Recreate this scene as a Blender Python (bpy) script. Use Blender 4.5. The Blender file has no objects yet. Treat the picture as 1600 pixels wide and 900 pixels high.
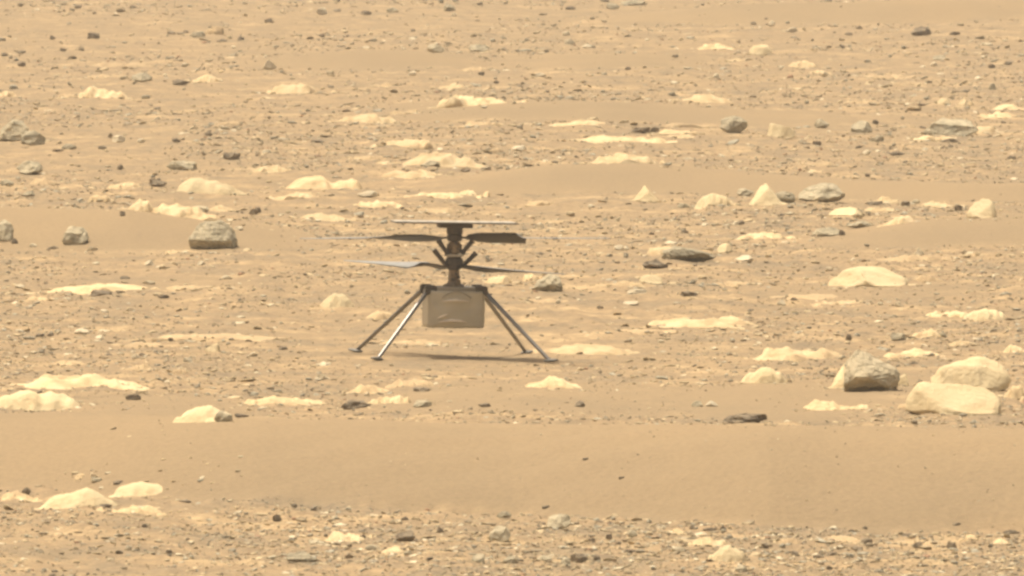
import bpy, bmesh, math, random
import numpy as np
from mathutils import Vector, Matrix, noise as mnoise

SC = bpy.context.scene
COL = SC.collection
R = math.radians

# ------------------------------------------------------------------ camera
CAM_Z = 2.05
FPX = 18900.0                    # focal length in pixels of a 1600 wide frame
PITCH = 0.0424                   # radians below the horizontal
cam_d = bpy.data.cameras.new("camera")
cam_d.sensor_width = 36.0
cam_d.lens = FPX * 36.0 / 1600.0
cam_d.clip_start = 0.5
cam_d.clip_end = 9000
cam_d.dof.use_dof = True
cam_d.dof.focus_distance = 43.5
cam_d.dof.aperture_fstop = cam_d.lens / 8.5
cam = bpy.data.objects.new("camera", cam_d)
COL.objects.link(cam)
cam.location = (0, 0, CAM_Z)
cam.rotation_euler = (math.pi / 2 - PITCH, 0, 0)
SC.camera = cam

# ------------------------------------------------------------------ light
SUN_DIR = Vector((-0.27, 0.18, 0.945)).normalized()      # towards the sun
sun_d = bpy.data.lights.new("sun", 'SUN')
sun_d.energy = 3.1
sun_d.angle = R(0.6)
sun_d.color = (1.0, 0.945, 0.85)
sun = bpy.data.objects.new("sun", sun_d)
COL.objects.link(sun)
sun.rotation_euler = SUN_DIR.to_track_quat('Z', 'Y').to_euler()
sun.location = (-10, 40, 30)

W = bpy.data.worlds.new("World")
SC.world = W
W.use_nodes = True
nt = W.node_tree
bg = nt.nodes["Background"]
sky = nt.nodes.new("ShaderNodeTexSky")
sky.sky_type = 'NISHITA'
sky.sun_disc = False
sky.sun_elevation = math.asin(SUN_DIR.z)
sky.sun_rotation = math.atan2(SUN_DIR.x, SUN_DIR.y)
sky.dust_density = 8.0
sky.air_density = 1.0
sky.ozone_density = 0.3
tint = nt.nodes.new("ShaderNodeMix")              # dusty butterscotch air
tint.data_type = 'RGBA'
tint.blend_type = 'MULTIPLY'
tint.inputs[0].default_value = 1.0
tint.inputs[7].default_value = (1.0, 0.90, 0.74, 1)
nt.links.new(sky.outputs[0], tint.inputs[6])
nt.links.new(tint.outputs[2], bg.inputs[0])
bg.inputs[1].default_value = 0.15

SC.view_settings.view_transform = 'Standard'
SC.view_settings.look = 'None'
SC.view_settings.exposure = 0.18
SC.view_settings.gamma = 1.0
SC.cycles.filter_width = 2.8

# ------------------------------------------------------------------ helpers
def tag(o, label=None, cat=None, group=None, kind=None):
    if label: o["label"] = label
    if cat: o["category"] = cat
    if group: o["group"] = group
    if kind: o["kind"] = kind
    return o

def link(name, mesh, mat=None, parent=None):
    o = bpy.data.objects.new(name, mesh)
    COL.objects.link(o)
    if mat is not None and not mesh.materials:
        mesh.materials.append(mat)
    if parent: o.parent = parent
    return o

def from_bm(name, bm, mat, parent=None, smooth=False):
    me = bpy.data.meshes.new(name)
    bmesh.ops.recalc_face_normals(bm, faces=bm.faces)
    bm.to_mesh(me); bm.free()
    if smooth:
        me.polygons.foreach_set("use_smooth", [True] * len(me.polygons))
    return link(name, me, mat, parent)

def mesh_np(name, V, F, smooth=True):
    """V (n,3), F (m,k) arrays -> mesh"""
    me = bpy.data.meshes.new(name)
    m, k = F.shape
    me.vertices.add(len(V)); me.vertices.foreach_set("co", np.ascontiguousarray(V, np.float32).ravel())
    me.loops.add(m * k); me.loops.foreach_set("vertex_index", np.ascontiguousarray(F, np.int32).ravel())
    me.polygons.add(m)
    me.polygons.foreach_set("loop_start", np.arange(0, m * k, k, dtype=np.int32))
    me.polygons.foreach_set("use_smooth", np.full(m, smooth, bool))
    me.update(calc_edges=True)
    return me

def hash2(ix, iy, seed):
    n = (ix.astype(np.int64) * 374761393 + iy.astype(np.int64) * 668265263 + seed * 1442695041) & 0x7fffffff
    n = ((n ^ (n >> 13)) * 1274126177) & 0x7fffffff
    n = n ^ (n >> 16)
    return (n & 0xffff) / 65535.0

def vnoise(x, y, seed=0):
    ix = np.floor(x); iy = np.floor(y)
    fx = x - ix; fy = y - iy
    fx = fx * fx * fx * (fx * (fx * 6 - 15) + 10); fy = fy * fy * fy * (fy * (fy * 6 - 15) + 10)
    a = hash2(ix, iy, seed); b = hash2(ix + 1, iy, seed)
    c = hash2(ix, iy + 1, seed); d = hash2(ix + 1, iy + 1, seed)
    return (a + (b - a) * fx) * (1 - fy) + (c + (d - c) * fx) * fy - 0.5      # -0.5 .. 0.5

def sstep(a, b, x):
    t = np.clip((x - a) / (b - a), 0, 1)
    return t * t * (3 - 2 * t)

# ------------------------------------------------------------------ materials
def new_mat(name):
    m = bpy.data.materials.new(name); m.use_nodes = True
    n = m.node_tree
    return m, n, n.nodes["Principled BSDF"]

def mottled(name, cols, scale=9.0, rough=0.9, bump=0.3, bscale=60.0, spread=(0.35, 0.65), detail=6.0, dist=0.02):
    """colour ramp over noise in object space + fine bump"""
    m, n, b = new_mat(name)
    tc = n.nodes.new("ShaderNodeTexCoord")
    oi = n.nodes.new("ShaderNodeObjectInfo")
    add = n.nodes.new("ShaderNodeVectorMath"); add.operation = 'MULTIPLY_ADD'
    add.inputs[1].default_value = (1, 1, 1)
    n.links.new(tc.outputs["Object"], add.inputs[0])
    sc = n.nodes.new("ShaderNodeVectorMath"); sc.operation = 'SCALE'; sc.inputs[0].default_value = (31, 17, 23)
    n.links.new(oi.outputs["Random"], sc.inputs["Scale"])
    n.links.new(sc.outputs[0], add.inputs[2])
    t = n.nodes.new("ShaderNodeTexNoise"); t.inputs["Scale"].default_value = scale
    t.inputs["Detail"].default_value = detail; t.inputs["Roughness"].default_value = 0.62
    n.links.new(add.outputs[0], t.inputs["Vector"])
    r = n.nodes.new("ShaderNodeValToRGB")
    els = r.color_ramp.elements
    k = len(cols)
    for i, c in enumerate(cols):
        p = spread[0] + (spread[1] - spread[0]) * i / (k - 1)
        e = els[i] if i < 2 else els.new(p)
        e.position = p; e.color = (*c, 1)
    n.links.new(t.outputs["Fac"], r.inputs[0])
    hv = n.nodes.new("ShaderNodeHueSaturation")          # each stone a little lighter or darker
    mr = n.nodes.new("ShaderNodeMapRange"); mr.inputs[3].default_value = 0.86; mr.inputs[4].default_value = 1.12
    n.links.new(oi.outputs["Random"], mr.inputs[0]); n.links.new(mr.outputs[0], hv.inputs["Value"])
    n.links.new(r.outputs[0], hv.inputs["Color"])
    n.links.new(hv.outputs[0], b.inputs["Base Color"])
    t2 = n.nodes.new("ShaderNodeTexNoise"); t2.inputs["Scale"].default_value = bscale
    t2.inputs["Detail"].default_value = 5
    n.links.new(add.outputs[0], t2.inputs["Vector"])
    bp = n.nodes.new("ShaderNodeBump"); bp.inputs["Strength"].default_value = bump; bp.inputs["Distance"].default_value = dist
    n.links.new(t2.outputs["Fac"], bp.inputs["Height"]); n.links.new(bp.outputs[0], b.inputs["Normal"])
    b.inputs["Roughness"].default_value = rough
    b.inputs["Specular IOR Level"].default_value = 0.2
    return m

SAND = (0.375, 0.262, 0.142)
M_PALE = mottled("pale_rock", [(0.40, 0.295, 0.167), (0.52, 0.385, 0.212), (0.62, 0.475, 0.265), (0.67, 0.53, 0.315)], scale=11, spread=(0.30, 0.60), bump=0.5, dist=0.012)
M_ORANGE = mottled("dusty_slab", [(0.35, 0.256, 0.147), (0.46, 0.34, 0.19), (0.57, 0.435, 0.243)], scale=11, spread=(0.32, 0.68), bump=0.5, dist=0.01)
M_GREY = mottled("grey_rock", [(0.27, 0.237, 0.158), (0.43, 0.372, 0.247), (0.55, 0.475, 0.312)], scale=16, spread=(0.32, 0.66), bump=0.8, bscale=45, dist=0.02)
M_CREAM = mottled("cream_rock", [(0.50, 0.385, 0.215), (0.63, 0.50, 0.285), (0.69, 0.565, 0.335)], scale=8, spread=(0.26, 0.54), bump=0.5, dist=0.012)
M_BOULDER = mottled("dusty_boulder", [(0.36, 0.31, 0.205), (0.54, 0.46, 0.30), (0.64, 0.55, 0.36)], scale=9, spread=(0.32, 0.66), bump=0.8, bscale=45, dist=0.02)
M_DARK = mottled("dark_stone", [(0.15, 0.125, 0.085), (0.24, 0.195, 0.132), (0.35, 0.285, 0.185)], scale=22, spread=(0.35, 0.7), bump=0.8, dist=0.015)
M_WHITE = mottled("white_stone", [(0.44, 0.38, 0.26), (0.60, 0.51, 0.34), (0.64, 0.56, 0.39)], scale=20, spread=(0.3, 0.6), bump=0.5, dist=0.01)

def ground_material():
    m, n, b = new_mat("martian_soil")
    at = n.nodes.new("ShaderNodeAttribute"); at.attribute_name = "sandy"
    geo = n.nodes.new("ShaderNodeNewGeometry")
    def nz(scale, detail=5, rough=0.6, vec=None):
        t = n.nodes.new("ShaderNodeTexNoise"); t.inputs["Scale"].default_value = scale
        t.inputs["Detail"].default_value = detail; t.inputs["Roughness"].default_value = rough
        n.links.new(vec if vec else geo.outputs["Position"], t.inputs["Vector"]); return t
    def ramp(t, stops):
        r = n.nodes.new("ShaderNodeValToRGB")
        for i, (p, c) in enumerate(stops):
            e = r.color_ramp.elements[i] if i < 2 else r.color_ramp.elements.new(p)
            e.position = p; e.color = (*c, 1)
        n.links.new(t.outputs["Fac"], r.inputs[0]); return r
    def mix(fac, a, c, mode='MIX'):
        x = n.nodes.new("ShaderNodeMix"); x.data_type = 'RGBA'; x.blend_type = mode
        if isinstance(fac, float): x.inputs[0].default_value = fac
        else: n.links.new(fac, x.inputs[0])
        n.links.new(a, x.inputs[6]); n.links.new(c, x.inputs[7]); return x
    stony = ramp(nz(2.2, 9, 0.72), [(0.28, (0.235, 0.190, 0.125)), (0.43, (0.305, 0.234, 0.143)), (0.54, (0.365, 0.266, 0.152)), (0.65, (0.52, 0.385, 0.215))])
    st2 = ramp(nz(24, 6, 0.75), [(0.36, (0.70, 0.71, 0.72)), (0.55, (1.0, 1.0, 1.0)), (0.7, (1.16, 1.13, 1.08))])
    stony2 = mix(1.0, stony.outputs[0], st2.outputs[0], 'MULTIPLY')
    sand = ramp(nz(0.7, 4, 0.5), [(0.35, (0.295, 0.225, 0.135)), (0.65, (0.335, 0.249, 0.144))])
    sd2 = ramp(nz(60, 4, 0.7), [(0.35, (0.90, 0.90, 0.90)), (0.6, (1.04, 1.03, 1.02))])
    sand2 = mix(1.0, sand.outputs[0], sd2.outputs[0], 'MULTIPLY')
    c = mix(at.outputs["Fac"], stony2.outputs[2], sand2.outputs[2])
    n.links.new(c.outputs[2], b.inputs["Base Color"])
    b1 = n.nodes.new("ShaderNodeBump"); b1.inputs["Strength"].default_value = 0.55; b1.inputs["Distance"].default_value = 0.012
    n.links.new(nz(38, 6, 0.7).outputs["Fac"], b1.inputs["Height"])
    n.links.new(b1.outputs[0], b.inputs["Normal"])
    b.inputs["Roughness"].default_value = 0.95
    b.inputs["Specular IOR Level"].default_value = 0.1
    return m

def gravel_material():
    m, n, b = new_mat("gravel")
    at = n.nodes.new("ShaderNodeAttribute"); at.attribute_name = "tint"
    geo = n.nodes.new("ShaderNodeNewGeometry")
    t = n.nodes.new("ShaderNodeTexNoise"); t.inputs["Scale"].default_value = 70; t.inputs["Detail"].default_value = 3
    n.links.new(geo.outputs["Position"], t.inputs["Vector"])
    mr = n.nodes.new("ShaderNodeMapRange"); mr.inputs[1].default_value = 0.3; mr.inputs[2].default_value = 0.7
    mr.inputs[3].default_value = 0.78; mr.inputs[4].default_value = 1.18
    n.links.new(t.outputs["Fac"], mr.inputs[0])
    hv = n.nodes.new("ShaderNodeHueSaturation")
    n.links.new(mr.outputs[0], hv.inputs["Value"]); n.links.new(at.outputs["Color"], hv.inputs["Color"])
    n.links.new(hv.outputs[0], b.inputs["Base Color"])
    b.inputs["Roughness"].default_value = 0.9; b.inputs["Specular IOR Level"].default_value = 0.2
    return m

# ------------------------------------------------------------------ terrain
def row_to_y(row, h=0.0):
    return (CAM_Z - h) / (PITCH + (row - 450.0) / FPX)
def to_px(x, y): return 800.0 + FPX * x / y

HELI_ROW, HELI_PX = 559.0, 707.0
HELI_Y = row_to_y(HELI_ROW)
HELI_X = (HELI_PX - 800.0) / FPX * HELI_Y

# ripples of sand: list of crest points (px, crest row, toe row); built where those rows meet the ground
def ripple(pts, amp_scale=1.0, back=2.2):
    xs, yc, yt, am = [], [], [], []
    for px, rc, rt, on in pts:
        ytoe = row_to_y(rt)
        # near face about 1.7 long at 50 m, longer further out
        ycr = ytoe + 0.6 * (0.9 + 0.018 * ytoe)
        H = CAM_Z - ycr * (PITCH + (rc - 450.0) / FPX)
        xs.append(px); yc.append(ycr); yt.append(ytoe); am.append(max(0.0, H) * on * amp_scale)
    return [np.array(v, float) for v in (xs, yc, yt, am)] + [back]

RIPPLES = [
    ripple([(-900, 655, 735, 1), (0, 663, 766, 1), (400, 668, 790, 1), (800, 668, 797, 1), (1200, 668, 822, 1), (1600, 672, 826, 1), (2600, 690, 850, 1)], back=3.0),
    ripple([(1230, 372, 396, 0), (1300, 372, 395, 0.7), (1450, 350, 392, 1), (1600, 344, 392, 1), (1900, 340, 392, 1), (2300, 345, 392, 0.6)]),
    ripple([(640, 292, 305, 0), (720, 284, 305, 0.7), (860, 264, 306, 1), (1000, 259, 306, 1), (1200, 275, 311, 1), (1400, 285, 316, 1), (1600, 290, 318, 1), (2300, 300, 320, 0.8)]),
    ripple([(-700, 330, 392, 1), (0, 326, 392, 1), (200, 330, 394, 1), (330, 346, 394, 0.9), (450, 366, 394, 0.7), (560, 376, 394, 0)]),
    ripple([(930, 24, 38, 0), (1010, 17, 36, 0.8), (1150, 4, 36, 1), (1400, 0, 36, 1), (1600, 0, 32, 1), (2400, 0, 32, 1)]),
    ripple([(330, 104, 112, 0), (450, 90, 110, 0.8), (560, 78, 109, 1), (680, 84, 108, 0.8), (780, 96, 107, 0)]),
    ripple([(440, 186, 192, 0), (560, 178, 190, 0.6), (760, 168, 190, 1), (950, 163, 194, 1), (1150, 172, 194, 0.9), (1330, 180, 195, 0.6), (1450, 188, 196, 0)]),
    ripple([(700, 100, 106, 0), (860, 90, 107, 0.7), (1000, 88, 107, 0.8), (1150, 98, 107, 0)]),
    ripple([(400, 168, 175, 0), (480, 164, 174, 0.6), (600, 164, 174, 0.5), (700, 170, 176, 0)]),
]
# smoother, sandy patches without a crest: px, row, radius px, radius rows, strength
PATCHES = [(880, 630, 330, 26, 0.75), (1230, 632, 190, 30, 0.9), (240, 640, 150, 18, 0.8), (1420, 600, 90, 30, 0.6),
           (1440, 306, 260, 18, 0.5), (260, 448, 200, 9, 0.5), (1330, 460, 190, 14, 0.6), (900, 180, 330, 12, 0.5),
           (1500, 560, 160, 24, 0.4), (120, 375, 420, 30, 0.5), (560, 92, 190, 20, 0.5), (420, 560, 120, 12, 0.3), (1250, 20, 350, 16, 0.6),
           (430, 520, 120, 10, 0.35), (600, 505, 60, 9, 0.3), (1080, 545, 170, 12, 0.35), (200, 660, 260, 10, 0.7)]

def ground_h(x, y, want_sand=False):
    x = np.asarray(x, float); y = np.asarray(y, float)
    yy = np.maximum(y, 3.0)
    px = 800.0 + FPX * x / yy
    near = np.exp(-(((x - HELI_X) / 0.9) ** 2 + ((y - HELI_Y) / 1.6) ** 2))
    h = np.zeros_like(x)
    sand = np.zeros_like(x)
    inview = sstep(22, 27, y) * (1 - sstep(118, 140, y))
    for xs, yc, yt, am, back in RIPPLES:
        wob = 0.35 * vnoise(x * 0.9, y * 0.0 + 3.3, 11) + 0.12 * vnoise(x * 3.1, y * 0 + 1.3, 12)
        c = np.interp(px, xs, yc) + wob; t = np.interp(px, xs, yt) + wob * 0.6; a = np.interp(px, xs, am)
        v = (y - t) / np.maximum(c - t, 0.1)
        face = np.where(v < 0, 0, np.where(v < 1, 1 - (1 - np.clip(v, 0, 1)) ** 1.7, 0))
        bk = np.clip(1 - (y - c) / (back * (c - t)), 0, 1)
        prof = np.where(v < 1, face, bk * bk * (3 - 2 * bk))
        h = np.maximum(h, a * prof * inview)
        s = sstep(-0.06, 0.05, v + 0.10 * vnoise(x * 6, y * 2, 21)) * np.where(v < 1, 1, sstep(0.25, 0.75, bk)) * np.clip(a / 0.035, 0, 1)
        sand = np.maximum(sand, s * inview)
    row = 450.0 + FPX * ((CAM_Z - h) / yy - PITCH)
    for cx, cy, rx, ry, st in PATCHES:
        d = ((px - cx) / rx) ** 2 + ((row - cy) / ry) ** 2
        d = d + 0.7 * vnoise(x * 2.3, y * 0.5, 33)
        sand = np.maximum(sand, st * (1 - sstep(0.5, 1.2, d)) * inview)
    rough = (1 - 0.92 * sand) * (1 - 0.9 * near)
    h = h + 0.045 * vnoise(x * 0.45, y * 0.16, 1) * (1 - near)
    h = h + 0.028 * vnoise(x * 1.7, y * 0.55, 2) * (0.35 + 0.65 * rough) * (1 - near)
    h = h + 0.015 * vnoise(x * 6.0, y * 3.0, 3) * rough
    h = h + 0.013 * vnoise(x * 17.0, y * 9.0, 4) * (0.1 + rough) 
    h = h + 0.006 * vnoise(x * 45.0, y * 22.0, 5) * rough
    h = h + 0.006 * np.sin(y * 23 + 9 * vnoise(x * 0.9, y * 0.5, 8)) * vnoise(x * 0.7, y * 0.35, 9) * sand
    h = h + 0.006 * vnoise(x * 2.6, y * 1.6, 10) * sand
    h = h - 0.0175 * (x - HELI_X) * near
    # far away: broad swells so that the sheet does not end in a ruled line
    far = sstep(140, 500, np.hypot(x, y))
    h = h + far * 1.2 * vnoise(x * 0.004, y * 0.004, 6)
    if want_sand: return h, sand
    return h

def build_ground():
    ang = np.linspace(PITCH + (960 - 450) / FPX, PITCH + (-40 - 450) / FPX, 660)
    ys = CAM_Z / ang
    ys = np.concatenate([[-400, -120, -40, -12, -4, 0, 4, 8, 13, 18, 22, 25, 27, 28.4], ys[ys > 28.9], ys[-1] * np.geomspace(1.02, 45, 60)])
    u = np.linspace(-0.062, 0.062, 430)
    uo = 0.062 + np.concatenate([np.linspace(0.0015, 0.03, 12), np.geomspace(0.04, 8, 34)])
    u = np.concatenate([-uo[::-1], u, uo])
    Y, U = np.meshgrid(ys, u, indexing='ij')
    X = U * np.sqrt(Y * Y + 36.0)
    Z, S = ground_h(X, Y, True)
    V = np.stack([X, Y, Z], -1).reshape(-1, 3)
    nr, nc = Y.shape
    idx = np.arange(nr * nc).reshape(nr, nc)
    F = np.stack([idx[:-1, :-1], idx[:-1, 1:], idx[1:, 1:], idx[1:, :-1]], -1).reshape(-1, 4)
    me = mesh_np("ground", V, F)
    a = me.attributes.new("sandy", 'FLOAT', 'POINT')
    a.data.foreach_set("value", S.reshape(-1).astype(np.float32))
    o = link("ground", me, ground_material())
    tag(o, "tan sandy ground with low wind ripples and stony strips", "ground", kind="structure")
    return o
build_ground()

_T = np.linspace(27.5, 135, 2600)
def ground_at(px, row):
    """the ground point seen along a direction from the camera's place"""
    dx = (px - 800.0) / FPX; dz = -(PITCH + (row - 450.0) / FPX)
    x = dx * _T; z = CAM_Z + dz * _T
    g = ground_h(x, _T)
    k = np.argmax(z <= g)
    if z[k] > g[k]: k = len(_T) - 1
    return float(x[k]), float(_T[k]), float(g[k])

# ------------------------------------------------------------------ gravel
def ico(sub):
    bm = bmesh.new(); bmesh.ops.create_icosphere(bm, subdivisions=sub, radius=1.0)
    V = np.array([v.co[:] for v in bm.verts]); F = np.array([[v.index for v in f.verts] for f in bm.faces]); bm.free()
    return V, F
ICO1, ICO2, ICO3, ICO4 = ico(1), ico(2), ico(3), ico(4)

PAL = np.array([(0.32, 0.255, 0.152), (0.29, 0.235, 0.15), (0.27, 0.24, 0.17), (0.34, 0.31, 0.225), (0.17, 0.142, 0.10), (0.23, 0.195, 0.135),
                (0.48, 0.38, 0.225), (0.60, 0.52, 0.35), (0.36, 0.225, 0.135)])
PALP = np.array([0.19, 0.16, 0.18, 0.18, 0.02, 0.05, 0.14, 0.055, 0.025])

# ------------------------------------------------------------------ rocks
def n3(v): return mnoise.noise(Vector(v))

def boulder_mesh(rng, w, d, h, base, facets=11, flat=0.0, name="rock", rough=0.09, girth=0.36, lean=0.0, cuts=()):
    """faceted stone: a ball cut by random planes, roughened, scaled to w x d x h, foot below z = 0"""
    V, F = base
    P = V.copy()
    for i in range(facets):
        nrm = rng.normal(0, 1, 3); nrm[2] = abs(nrm[2]) * 0.8 - 0.15; nrm /= np.linalg.norm(nrm)
        off = rng.uniform(0.52, 0.88)
        d_ = P @ nrm
        P = P - np.maximum(d_ - off, 0)[:, None] * nrm[None]
    for c in cuts:
        nrm = np.array(c[:3], float); nrm /= np.linalg.norm(nrm)
        d_ = P @ nrm
        P = P - np.maximum(d_ - c[3], 0)[:, None] * nrm[None]
    if flat > 0:
        P[:, 2] = np.where(P[:, 2] > 0, np.minimum(P[:, 2], 1 - flat), P[:, 2])
    o = rng.uniform(0, 50, 3)
    dn = np.array([n3(p * 1.6 + o) * 1.6 * rough + n3(p * 4.5 + o) * rough + n3(p * 10 + o) * rough * 0.45 for p in V])
    P = P * (1 + dn[:, None])
    P[:, 0] -= (P[:, 0].max() + P[:, 0].min()) / 2
    P[:, 0] *= w / (P[:, 0].max() - P[:, 0].min())
    P[:, 1] *= d / (P[:, 1].max() - P[:, 1].min())
    # the widest girth sits at `girth` of the height; below it the stone is undercut and its foot is in the sand
    zt, zb = P[:, 2].max(), -P[:, 2].min()
    P[:, 2] = np.where(P[:, 2] > 0, girth * h + P[:, 2] / zt * (1 - girth) * h, girth * h + P[:, 2] / zb * (girth + 0.12) * h)
    P[:, 1] -= lean * P[:, 2]
    return mesh_np(name, P, F, smooth=False)

def slab_mesh(rng, w, d, h, name="rock", smoothness=0.0):
    """low weathered slab, partly buried: an uneven ragged sheet of relief whose low parts dip under the sand"""
    nx, ny = (52, 18) if w / d > 0.6 else (40, 16)
    if smoothness > 0.6: nx, ny = 44, 22
    gx = np.linspace(-1.25, 1.25, nx); gy = np.linspace(-1.25, 1.25, ny)
    X, Y = np.meshgrid(gx, gy)
    o = rng.integers(0, 900, 4)
    xs = rng.uniform(-0.45, 0.45) * (1 - 0.5 * smoothness)
    U = np.where(X < xs, (X - xs) / (1 + xs), (X - xs) / (1 - xs))
    wob = 1 + (0.9 * vnoise(X * 1.6 + o[0], Y * 1.6 + o[1], 51) + 0.5 * vnoise(X * 5 + o[0], Y * 3 + o[1], 52)) * (1 - 0.6 * smoothness)
    r = np.sqrt(U * U + Y * Y) * wob
    ex = rng.uniform(0.55, 1.2)
    fall = np.clip(1 - r * r, 0, 1) ** ex
    k = 1 - 0.75 * smoothness
    rel = 1 + k * (0.95 * vnoise(X * 2.4 + o[2], Y * 0.9 + o[3], 53) + 0.60 * vnoise(X * 6.5 + o[1], Y * 1.8 + o[2], 54)
                   + 0.24 * vnoise(X * 15 + o[0], Y * 4.5, 55) + 0.10 * vnoise(X * 34, Y * 10 + o[1], 56))
    Z = fall * rel - 0.16 - 0.10 * k - 0.5 * np.clip(r - 1, 0, 1)
    Z = Z / Z.max()
    vis = X[Z > 0.04]
    x0, x1 = vis.min(), vis.max()
    V = np.stack([(X - (x0 + x1) / 2) * w / (x1 - x0), Y * d / 2, np.where(Z > 0, Z * h, Z * h * 0.8 - 0.002)], -1).reshape(-1, 3)
    idx = np.arange(nx * ny).reshape(ny, nx)
    F = np.stack([idx[:-1, :-1], idx[:-1, 1:], idx[1:, 1:], idx[1:, :-1]], -1).reshape(-1, 4)
    # close it below so that it is a solid lump
    rim = np.concatenate([idx[0, :], idx[1:, -1], idx[-1, -2::-1], idx[-2:0:-1, 0]])
    n0 = len(V); Vb = V[rim].copy(); Vb[:, 2] = V[:, 2].min() - 0.02
    c = n0 + len(rim); V = np.concatenate([V, Vb, [[0, 0, Vb[0, 2]]]])
    q = np.arange(len(rim)); q2 = (q + 1) % len(rim)
    S = np.stack([rim[q2], rim[q], n0 + q, n0 + q2], -1)
    tri = np.stack([n0 + q2, n0 + q, np.full(len(q), c)], -1)
    F = np.concatenate([np.concatenate([F[:, [0, 1, 2]], F[:, [0, 2, 3]]]), S[:, [0, 1, 2]], S[:, [0, 2, 3]], tri])
    return mesh_np(name, V, F, smooth=True)

def hull_mesh(pts, s, name, rough=0.05, seed=0):
    """a boulder given by its corner points, its faces roughened"""
    bm = bmesh.new()
    for p in pts: bm.verts.new(p)
    bmesh.ops.convex_hull(bm, input=bm.verts[:])
    bmesh.ops.delete(bm, geom=[v for v in bm.verts if not v.link_faces], context='VERTS')
    bmesh.ops.triangulate(bm, faces=bm.faces[:])
    bmesh.ops.subdivide_edges(bm, edges=bm.edges[:], cuts=6, use_grid_fill=True)
    bmesh.ops.triangulate(bm, faces=bm.faces[:])
    for i in range(2): bmesh.ops.smooth_vert(bm, verts=bm.verts[:], factor=0.4, use_axis_x=True, use_axis_y=True, use_axis_z=True)
    bm.normal_update()
    for v in bm.verts:
        q = v.co / 14.0 + Vector((seed, seed * 2, 0))
        v.co += v.normal * (mnoise.noise(q) * 3.2 + mnoise.noise(q * 2.7) * 1.9 + mnoise.noise(q * 6) * 0.8)
    bmesh.ops.scale(bm, vec=(s, s, s), verts=bm.verts[:])
    bmesh.ops.recalc_face_normals(bm, faces=bm.faces[:])
    me = bpy.data.meshes.new(name); bm.to_mesh(me); bm.free()
    return me

BIG = [(-43, -16, -6), (30, -12, -6), (37, 4, -6), (-42, -34, 13), (-24, -52, 25), (-3, -56, 25), (21, -38, 10), (34, -10, 3), (-37, -2, 48), (-21, 10, 63), (-3, 12, 61),
       (18, 6, 41), (49, 6, 27), (48, 0, 17), (-38, 28, -6), (40, 28, -6), (-25, 24, 46), (15, 26, 36)]
PITTED = [(-34, -22, -6), (30, -24, -6), (36, 0, -6), (-39, -30, 14), (-10, -40, 12), (22, -38, 11), (38, -20, 13), (-30, -14, 32), (-14, -6, 43), (8, -8, 44), (22, -10, 39), (34, -4, 26),
          (-34, 24, -6), (34, 24, -6), (-18, 18, 38), (20, 18, 36)]
TRIANGLE = [(-25, -14, -5), (22, -16, -5), (-24, -20, 6), (2, -26, 11), (24, -20, 10), (-6, -6, 26), (10, -2, 28), (20, -4, 22), (-22, 16, -5), (24, 16, -5), (6, 14, 24)]
HULLS = {(1362, 612): BIG, (332, 389): PITTED, (855, 457): TRIANGLE}

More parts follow.
